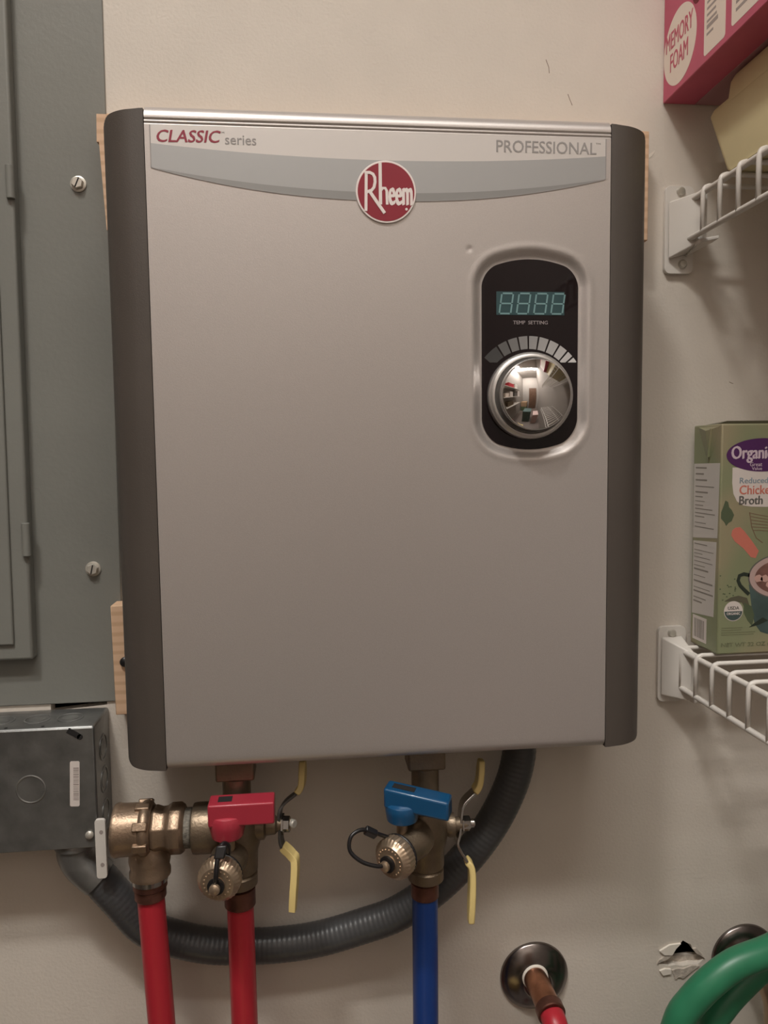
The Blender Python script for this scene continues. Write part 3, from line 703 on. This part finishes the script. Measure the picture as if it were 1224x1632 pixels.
# ================================================================== escutcheons, copper pipe, hose
def escut(label, x, z, r):
    t = thing('escutcheon', label, 'escutcheon', (x, 0, z-r), 'tarnished pipe covers on the wall')
    obj('flange', lathe(BM(), (x, -.0004, z), (0,-1,0), [(0, r), (.002, r), (.0035, r*.97), (.008, r*.80), (.0105, r*.62), (.0130, r*.44), (.0150, r*.40), (.0150, r*.3)], 56), M_oldchrome, t, smooth=True)
    return t
e1 = escut('round tarnished chrome cover around the copper pipe below the heater', .1650, .7262, .0375)
obj('plaster_collar', lathe(BM(), (.1622, -.0142, .7335), (0,-1,0), [(0, .0142), (.0022, .0138), (.0030, .0125), (.0032, .0)], 32), M_scuff, e1, smooth=True)
e2 = escut('round tarnished chrome cover behind the green hose', .4067, .7262, .0385)
obj('stub', tube(BM(), smoothpath([(.4067,-.014,.7262),(.4067,-.030,.7262),(.4067,-.048,.7230),(.4075,-.056,.7120),(.4075,-.058,.690)], 6), .0115, 20), M_bcap, e2, smooth='all')
t = thing('copper_pipe', 'copper pipe elbowing out of the wall into red tubing, bottom right', 'pipe', (.163, -.06, .0))
cpth = smoothpath([(.1612,-.0182,.7345),(.1615,-.030,.7350),(.1618,-.044,.7350),(.1623,-.0635,.7342)], 6)
obj('elbow', tube(BM(), cpth, .0125, 24), M_copper, t, smooth='all')
obj('crimp_ring', lathe(BM(), (.1622,-.0585,.7345), (.03,-1,-.10), [(0, .0128), (.001, .0142), (.010, .0142), (.011, .0130)], 32), M_crimp, t, smooth=True)
obj('tubing', tube(BM(), smoothpath([(.1624,-.0690,.7335),(.1628,-.0790,.7295),(.1634,-.0880,.7170),(.1640,-.0920,.7000),(.1645,-.093,.640),(.1645,-.093,.001)], 6), .0122, 24), M_redp, t, smooth='all')
t = thing('garden_hose', 'green rubber hose hanging in loops at the lower right corner', 'hose', (.35, -.1, .35))
loop = [(.4150,-.092,.8150),(.3900,-.102,.8155),(.3619,-.110,.8118),(.3290,-.112,.8038),(.3041,-.112,.7877),(.2856,-.110,.7672),(.2734,-.108,.7461),(.2670,-.105,.700),(.2720,-.100,.620),(.310,-.094,.545),(.380,-.088,.520),(.450,-.084,.560),(.480,-.082,.640),(.478,-.080,.720),(.450,-.080,.7790),(.410,-.080,.7850),(.3760,-.082,.7765),(.3490,-.084,.7570),(.3300,-.086,.7390),(.3190,-.087,.7200),(.3150,-.088,.660),(.340,-.090,.600),(.400,-.095,.590)]
obj('hose_tubing', tube(BM(), resample(smoothpath(loop, 8), .006), .0136, 22), M_hose, t, smooth='all')

# ================================================================== wire shelves
def shelf(label, grp, x0, ztop, zbot, y0, sp, n, yend=-.62):
    t = thing('wire_shelf', label, 'shelf', (.5, -.3, zbot), grp); x1 = .668; r = .0024
    first = None
    for i in range(n):
        y = y0 - sp*i
        if i == 0:
            P_ = [(x0+.001, y, zbot), (x0, y, zbot+.002), (x0, y, ztop-.006), (x0+.0018, y, ztop-.0018), (x0+.006, y, ztop), (x1, y, ztop)]
            o = obj('wire', tube(BM(), [(x0, y, zbot-.001)] + smoothpath(P_[2:5], 4) + [Vector((x1, y, ztop))], r, 8), M_white, t, smooth='all')
            first = o
        else:
            o = first.copy(); COL.objects.link(o); o.parent = t; o.location = (0, -sp*i, 0)
    for nm, x, z in (('front_rod', x0+.003, ztop-.0045), ('front_rod', x0+.0005, zbot), ('support_rod', .50, ztop-.005), ('back_rod', x1-.006, ztop-.005)):
        obj(nm, cyl(BM(), (x, -.012, z), (x, yend, z), .0029, 10, c=.0005), M_white, t, smooth=True)
    return t
shelf('upper white wire shelf on the right holding the yellow bin', 'wire shelves on the right', .315, 1.5462, 1.5035, -.0480, .0300, 19)
shelf('lower white wire shelf on the right holding the broth carton', 'wire shelves on the right', .315, 1.0875, 1.0450, -.0225, .0300, 20)
def bracket(label, zp0, zp1, zb0, zb1, zs, up):
    t = thing('shelf_bracket', label, 'bracket', (.314, 0, zp0), 'shelf end brackets')
    PF = Fr((0, 0, 0))
    obj('wall_plate', poly(BM(), PF, rrect(.2985, .3290, zp0, zp1, .006), .0003, .0050), M_white, t, bevel=.0012)
    # slanting holder around the end of the shelf lip, open below
    if up: zl0, zl1, zr0, zr1 = 1.4870, 1.5440, 1.4985, 1.5470
    else: zl0, zl1, zr0, zr1 = 1.0330, 1.0960, 1.0335, 1.0840
    P8 = []
    for zl, zr in ((zl0, zr0), (zl1, zr1)):
        P8 += [(.3005, -.0070, zl), (.3215, -.0340, zr), (.3245, -.0340, zr), (.3245, -.0048, zl+(.006 if up else 0))]
    obj('holder', hexa(BM(), P8), M_white, t, bevel=.0018, bseg=3)
    obj('holder_rib', box(BM(), .3205, .3250, -.0385, -.0048, zr0-.0005, zr1+.0010), M_white, t, bevel=.001)
    if up: obj('lower_lip', hexa(BM(), [(.3170,-.0400,1.4950),(.3300,-.0520,1.4960),(.3330,-.0350,1.4970),(.3200,-.0050,1.4900),(.3170,-.0400,1.4990),(.3300,-.0520,1.4990),(.3330,-.0350,1.5000),(.3200,-.0050,1.4990)]), M_white, t, bevel=.0006)
    for x, z in zs:
        obj('screw', lathe(BM(), (x, -.005, z), (0,-1,0), [(0, .0046), (.0012, .0046), (.0030, .0034), (.0036, 0)], 20), M_zinc, t, smooth=True)
    return t
bracket('white plastic bracket holding the upper wire shelf lip', 1.4735, 1.5610, 1.4880, 1.5500, [(.3145, 1.5552), (.3175, 1.4830)], True)
bracket('white plastic bracket holding the lower wire shelf lip', 1.0250, 1.1065, 1.0340, 1.0930, [(.3130, 1.0993)], False)

# ================================================================== pink box
t = thing('cardboard_box', 'pink cardboard box with white oval print on the upper shelf', 'box', (.33, -.18, 1.6425))
BX0, BX1, BY0, BY1, BZ0, BZ1 = .2962, .362, -.345, -.0006, 1.6425, 1.775
obj('carton', box(BM(), BX0, BX1, BY0, BY1, BZ0, BZ1), M_pink, t, bevel=.0008)
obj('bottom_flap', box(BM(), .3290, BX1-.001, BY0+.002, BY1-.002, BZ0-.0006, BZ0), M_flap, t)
LF = Fr((BX0, 0, 0), (0,-1,0), (0,0,1))
ov = obj('oval_print', poly(BM(), LF, ell(.0335, 1.6828, .0318, .0352, 56), 0, .0002), M_cream, t)
text('lettering', 'MEMORY', LF, .0065, .0585, 1.6865, 1.7030, M_txtpink, ov, c=.0002, bold=.012)
text('lettering', 'FOAM', LF, .0155, .0500, 1.6650, 1.6820, M_txtpink, ov, c=.0002, bold=.012)
lab = obj('label_print', poly(BM(), LF, rrect(.0790, .1140, 1.6480, 1.7600, .003), 0, .0002), M_cream, t)
for i in range(17):
    z = 1.7520 - i*.0055; w_ = random.uniform(.010, .024)
    if 7 < i < 10: continue
    obj('print_line', poly(BM(), LF, rect(.0835, .0835+w_, z, z+(.0022 if i % 5 else .0036)), .0002, .0003), M_ink, lab)
lab = obj('label_print', poly(BM(), LF, rrect(.1235, .3300, 1.6500, 1.7600, .003), 0, .0002), M_cream, t)
for i in range(16):
    z = 1.7520 - i*.0062; w_ = random.uniform(.06, .11)
    obj('print_line', poly(BM(), LF, rect(.130, .130+w_, z, z+.0026), .0002, .0003), M_ink, lab)
obj('thumb_hole', poly(BM(), LF, ell(.0660, 1.7130, .0085, .0100, 24), 0, .0003), mat('dark_crimson', (.14, .008, .015), .6), t)

# ================================================================== yellow bin
t = thing('plastic_bin', 'pale yellow plastic bin under the pink box on the upper shelf', 'bin', (.46, -.2, 1.549))
def bin_mesh():
    bm = BM(); secs = [(.323, .585, -.075, -.315, 1.5490), (.3235, .59, -.068, -.32, 1.5530), (.3295, .60, -.026, -.335, 1.6170), (.3315, .60, -.028, -.335, 1.6220), (.335, .60, -.033, -.335, 1.6240)]
    rings = []
    for x0, x1, y0, y1, z in secs: rings.append([bm.verts.new((a, b_, z)) for a, b_ in rrect(x0, x1, y1, y0, .009, 5)])
    for A_, B_ in zip(rings, rings[1:]):
        n = len(A_)
        for i in range(n): bm.faces.new((A_[i], A_[(i+1) % n], B_[(i+1) % n], B_[i]))
    bm.faces.new(rings[0]); bm.faces.new(rings[-1]); return bm
obj('tub', bin_mesh(), M_binY, t, smooth=True)
def rim():
    bm = BM(); rings = []
    for x0, x1, y0, y1, z in ((.3293, .60, -.057, -.335, 1.6170), (.3300, .60, -.060, -.335, 1.6340), (.3325, .598, -.0625, -.333, 1.6390), (.338, .594, -.068, -.33, 1.6415)):
        rings.append([bm.verts.new((a, b_, z)) for a, b_ in rrect(x0, x1, y1, y0, .008, 5)])
    for A_, B_ in zip(rings, rings[1:]):
        n = len(A_)
        for i in range(n): bm.faces.new((A_[i], A_[(i+1) % n], B_[(i+1) % n], B_[i]))
    bm.faces.new(rings[0]); bm.faces.new(rings[-1]); return bm
obj('lid', rim(), M_binY, t, smooth=True)

# ================================================================== broth carton
CX0, CX1, CY0, CY1, CZ0, CZ1 = .3310, .4420, -.0625, -.0100, 1.0903, 1.3180
t = thing('broth_carton', 'sage green broth carton with purple oval label on the lower shelf', 'carton', (.386, -.036, CZ0))
obj('carton_body', box(BM(), CX0, CX1, CY0, CY1, CZ0, CZ1), M_carton, t, bevel=.0016, bseg=3)
obj('top_fold', hexa(BM(), [(CX0+.004,CY0+.020,CZ1-.0005),(CX1-.002,CY0+.020,CZ1-.0005),(CX1-.002,CY1-.004,CZ1-.0005),(CX0+.004,CY1-.004,CZ1-.0005),(CX0+.016,-.044,CZ1+.0035),(CX1-.02,-.044,CZ1+.0035),(CX1-.02,-.030,CZ1+.0020),(CX0+.012,-.030,CZ1+.0015)]), M_leaf2, t)
F1 = Fr((CX0, 0, 0), (0,-1,0), (0,0,1))       # left face: u = -y
# folded ear: triangle on the left face pointing down
bm = BM(); v_ = [bm.verts.new(p) for p in ((CX0+.0005,-.0160,1.3165),(CX0+.0005,-.0615,1.3165),(CX0-.0004,-.0400,1.2800),(CX0-.0034,-.0385,1.3120),(CX0-.0022,-.0450,1.3130),(CX0+.0005,-.0400,1.2790))]
for f in ((0,3,2),(3,4,2),(4,1,2),(0,4,3),(0,1,4),(0,2,5),(1,5,2),(0,5,1)): bm.faces.new([v_[i] for i in f])
obj('folded_ear', bm, M_carton, t)
obj('ear_crease', poly(BM(), F1, stroke([(.0470, 1.3140), (.0428, 1.2860)], .0012), .0012, .0034), M_carton, t)
n1 = obj('side_label', poly(BM(), F1, [(.0120, 1.2788), (.0120, 1.2020), (.0585, 1.2060), (.0605, 1.2800)], 0, .00015), M_cartonp, t)
n2 = obj('side_label', poly(BM(), F1, [(.0130, 1.1990), (.0130, 1.1225), (.0545, 1.1265), (.0575, 1.2020)], 0, .00015), M_cartonp, t)
for pn, z0, z1_, w0 in ((n1, 1.2100, 1.2740, .036), (n2, 1.1330, 1.1960, .036)):
    z = z1_
    while z > z0:
        w_ = random.uniform(.014, w0+.004); th = random.choice((.0007, .0010, .0016))
        obj('print_line', poly(BM(), F1, rect(.0155, .0155+w_, z, z+th), .00015, .00025), M_cink, pn); z -= random.choice((.0036, .0044, .0062))
bc = obj('barcode', poly(BM(), F1, rect(.0150, .0420, 1.0960, 1.1215), 0, .00015), M_whitep, t)
a = .0180
while a < .0380:
    w_ = random.choice((.0006, .001, .0015)); obj('bar', poly(BM(), F1, rect(a, a+w_, 1.0990, 1.1185), .00015, .00025), M_cink, bc); a += w_ + random.choice((.0008, .0013))
F2 = Fr((0, CY0, 0))
bl = obj('white_shield', poly(BM(), F2, [(.3428,1.2755),(.3428,1.2603),(.3442,1.2500),(.3480,1.2425),(.3550,1.2382),(.3632,1.2370),(.3783,1.2364),(.400,1.2370),(.410,1.2400),(.414,1.250),(.414,1.2755)], 0, .00015), M_whitep, t)
po = obj('purple_oval', poly(BM(), F2, ell(.3740, 1.2875, .0378, .0163, 56), .00015, .0003), M_purple, t)
text('lettering', 'Organic', F2, .3415, .3835, 1.2800, 1.2962, M_lilac, po, c=.0003, bold=.03)
text('lettering', 'Great', F2, .3605, .3730, 1.2765, 1.2803, M_lilac, po, c=.0003)
text('lettering', 'Value', F2, .3625, .3730, 1.2728, 1.2758, M_lilac, po, c=.0003)
text('lettering', 'Reduced Sodium', F2, .3505, .4080, 1.2600, 1.2655, M_bluet, bl, c=.00015, bold=.02)
text('lettering', 'Chicken', F2, .3505, .3870, 1.2492, 1.2580, M_coral, bl, c=.00015, bold=.02)
text('lettering', 'Broth', F2, .3505, .3745, 1.2392, 1.2475, M_dtext, bl, c=.00015, bold=.035)
lf = [(.3320,1.2260),(.3320,1.2320),(.3340,1.2370),(.3362,1.2435),(.3390,1.2420),(.3402,1.2370),(.3430,1.2340),(.3455,1.2290),(.3430,1.2230),(.3400,1.2215),(.3375,1.2185),(.3360,1.2215)]
obj('herb_print', poly(BM(), F2, lf, 0, .00015), M_leaf, t)
obj('carrot_print', poly(BM(), F2, [(.3440,1.2140),(.3470,1.2165),(.3520,1.2170),(.3560,1.2135),(.3640,1.2040),(.3720,1.1930),(.3690,1.1860),(.3640,1.1870),(.3560,1.1960),(.3470,1.2030),(.3430,1.2090)], 0, .00015), M_coral, t)
bm = BM()
for k in range(6): poly(bm, F2, stroke([(.3610+.0008*k, 1.2310-.0035*k), (.3720, 1.2285-.0030*k), (.3830, 1.2265-.0028*k)], .0007), 0, .00012+.00001*k)
poly(bm, F2, stroke([(.3615,1.2315),(.3640,1.2170),(.3690,1.2060),(.3760,1.2010)], .0009), 0, .0002)
obj('onion_print', bm, mat('brown_sketch_ink', (.20, .13, .08), .6), t)
mg = obj('mug_print', poly(BM(), F2, [(.3625,1.1600),(.3650,1.1450),(.3670,1.1300),(.3700,1.1200),(.3760,1.1120),(.3850,1.1090),(.4150,1.1090),(.4250,1.1150),(.4290,1.1300),(.4300,1.1600),(.4100,1.1500),(.3850,1.1500)], 0, .0002), M_mug, t)
obj('mug_rim', poly(BM(), F2, ell(.3960, 1.1670, .0345, .0225, 48), .0002, .0003), M_dtext, mg)
obj('mug_rim', poly(BM(), F2, ell(.3962, 1.1670, .0333, .0213, 48), .0003, .00035), M_cup, mg)
obj('soup', poly(BM(), F2, ell(.3985, 1.1665, .0300, .0175, 48), .00035, .0004), M_soup, mg)
for cx, cz, r_ in ((.3725, 1.1655, .0050), (.3790, 1.1655, .0046), (.3860, 1.1600, .0060), (.3950, 1.1690, .0055), (.4080, 1.1640, .0060)):
    obj('chicken_piece', poly(BM(), F2, [(cx + r_*math.cos(a_)*random.uniform(.8, 1.15), cz + .75*r_*math.sin(a_)*random.uniform(.8, 1.15)) for a_ in [2*PI*k/9 for k in range(9)]], .0004, .00045), M_chick, mg)
obj('mug_handle', poly(BM(), F2, stroke([(.3635,1.1690),(.3570,1.1705),(.3525,1.1690),(.3512,1.1640),(.3535,1.1590),(.3580,1.1545),(.3630,1.1500)], .0036), .0002, .0003), M_mugk, mg)
obj('leaf_print', poly(BM(), F2, [(.3375,1.1438),(.3440,1.1475),(.3520,1.1490),(.3610,1.1465),(.3640,1.1380),(.3620,1.1300),(.3560,1.1420),(.3470,1.1435)], 0, .00025), M_leaf2, t)
obj('leaf_print', poly(BM(), F2, [(.3580,1.1420),(.3660,1.1380),(.3690,1.1290),(.3670,1.1180),(.3620,1.1240),(.3580,1.1320)], 0, .00026), M_leaf, t)
obj('leaf_print', poly(BM(), F2, [(.3640,1.1170),(.3700,1.1215),(.3780,1.1265),(.3840,1.1230),(.3740,1.1190)], 0, .00027), M_mugk, t)
sl = obj('certification_seal', poly(BM(), F2, ell(.3470, 1.1337, .0098, .0100, 40), .00015, .0003), M_whitep, t)
obj('seal_lower', poly(BM(), F2, [(.3470-.0092, 1.1335), (.3470+.0092, 1.1335)] + ell(.3470, 1.1337, .0092, .0093, 20, 0, -PI)[1:-1], .0003, .0004), M_mug, sl)
text('lettering', 'USDA', F2, .3412, .3528, 1.1353, 1.1385, M_dtext, sl, c=.0003, bold=.03)
text('lettering', 'ORGANIC', F2, .3400, .3540, 1.1300, 1.1325, M_whitep, sl, c=.0004, bold=.02)
for z, x1_ in ((1.1165, .3570), (1.1142, .3560), (1.1118, .3705), (1.1096, .3690)):
    obj('print_line', poly(BM(), F2, rect(.3350, x1_, z, z+.0010), 0, .00015), M_gtext, t)
text('lettering', 'NET WT 32 OZ (2 LB)', F2, .3352, .4000, 1.0968, 1.1020, M_gtext, t, c=.0001, bold=.03)
for k in range(16):
    x, z = random.uniform(.3325, .3500), random.uniform(1.1450, 1.1700)
    obj('herb_fleck', poly(BM(), F2, ell(x, z, .0009, .0006, 8), 0, .00012), M_leaf, t)

# ================================================================== goods and shelves added behind the camera, unseen except in the dial's reflection
def goods(nm, label, cat, x0, x1, y0, y1, z0, z1, m):
    o = obj(nm, box(BM(), x0, x1, y0, y1, z0, z1), m, None, bevel=.004); tag(o, label, cat); return o
lt = obj('reflection_shelf', box(BM(), XL, -.56, -1.5, -.62, 1.30, 1.318), M_white, None); tag(lt, 'unseen white shelf board on the left wall, middle height', 'shelf')
lt = obj('reflection_shelf', box(BM(), XL, -.56, -1.5, -.62, 1.66, 1.678), M_white, None); tag(lt, 'unseen white shelf board on the left wall, upper height', 'shelf')
lt = obj('reflection_shelf', box(BM(), XL, -.56, -1.5, -.62, .95, .968), M_white, None); tag(lt, 'unseen white shelf board on the left wall, lower height', 'shelf')
goods('reflection_box', 'unseen white box on the middle left shelf', 'box', -.80, -.62, -1.02, -.88, 1.318, 1.52, M_whitep)
goods('reflection_box', 'unseen dark grey box on the middle left shelf', 'box', -.80, -.60, -1.25, -1.08, 1.318, 1.48, M_dtext)
goods('reflection_box', 'unseen cream box on the middle left shelf', 'box', -.80, -.62, -.84, -.72, 1.318, 1.45, M_cream)
goods('reflection_box', 'unseen red box on the upper left shelf', 'box', -.80, -.62, -1.05, -.80, 1.678, 1.86, M_redp)
goods('reflection_box', 'unseen white box on the upper left shelf', 'box', -.80, -.62, -1.30, -1.12, 1.678, 1.93, M_wplast)
goods('reflection_box', 'unseen brown box on the lower left shelf', 'box', -.80, -.62, -1.05, -.80, .968, 1.14, M_brassd)
goods('reflection_box', 'unseen tall white paper roll pack on the left shelf at the rear', 'box', -.80, -.60, -1.48, -1.30, 1.318, 1.60, M_whitep)
goods('reflection_box', 'unseen brown carton beside the door, top of its stack', 'box', -.80, -.35, -2.45, -2.10, .40, .80, mat('kraft_card', (.30, .19, .11), .8))
goods('reflection_box', 'unseen green carton beside the door, bottom of its stack', 'box', -.80, -.35, -2.45, -2.10, .0005, .3995, M_leaf)
goods('reflection_box', 'unseen yellow box on the floor under the heater', 'box', -.30, -.05, -.75, -.50, .0005, .30, M_yel)
goods('reflection_box', 'unseen pink box on the floor at the rear right', 'box', .20, .45, -1.3, -1.0, .0005, .55, M_cup)
goods('reflection_box', 'unseen teal box on the floor at the rear', 'box', -.25, .10, -1.40, -1.10, .0005, .65, M_mug)
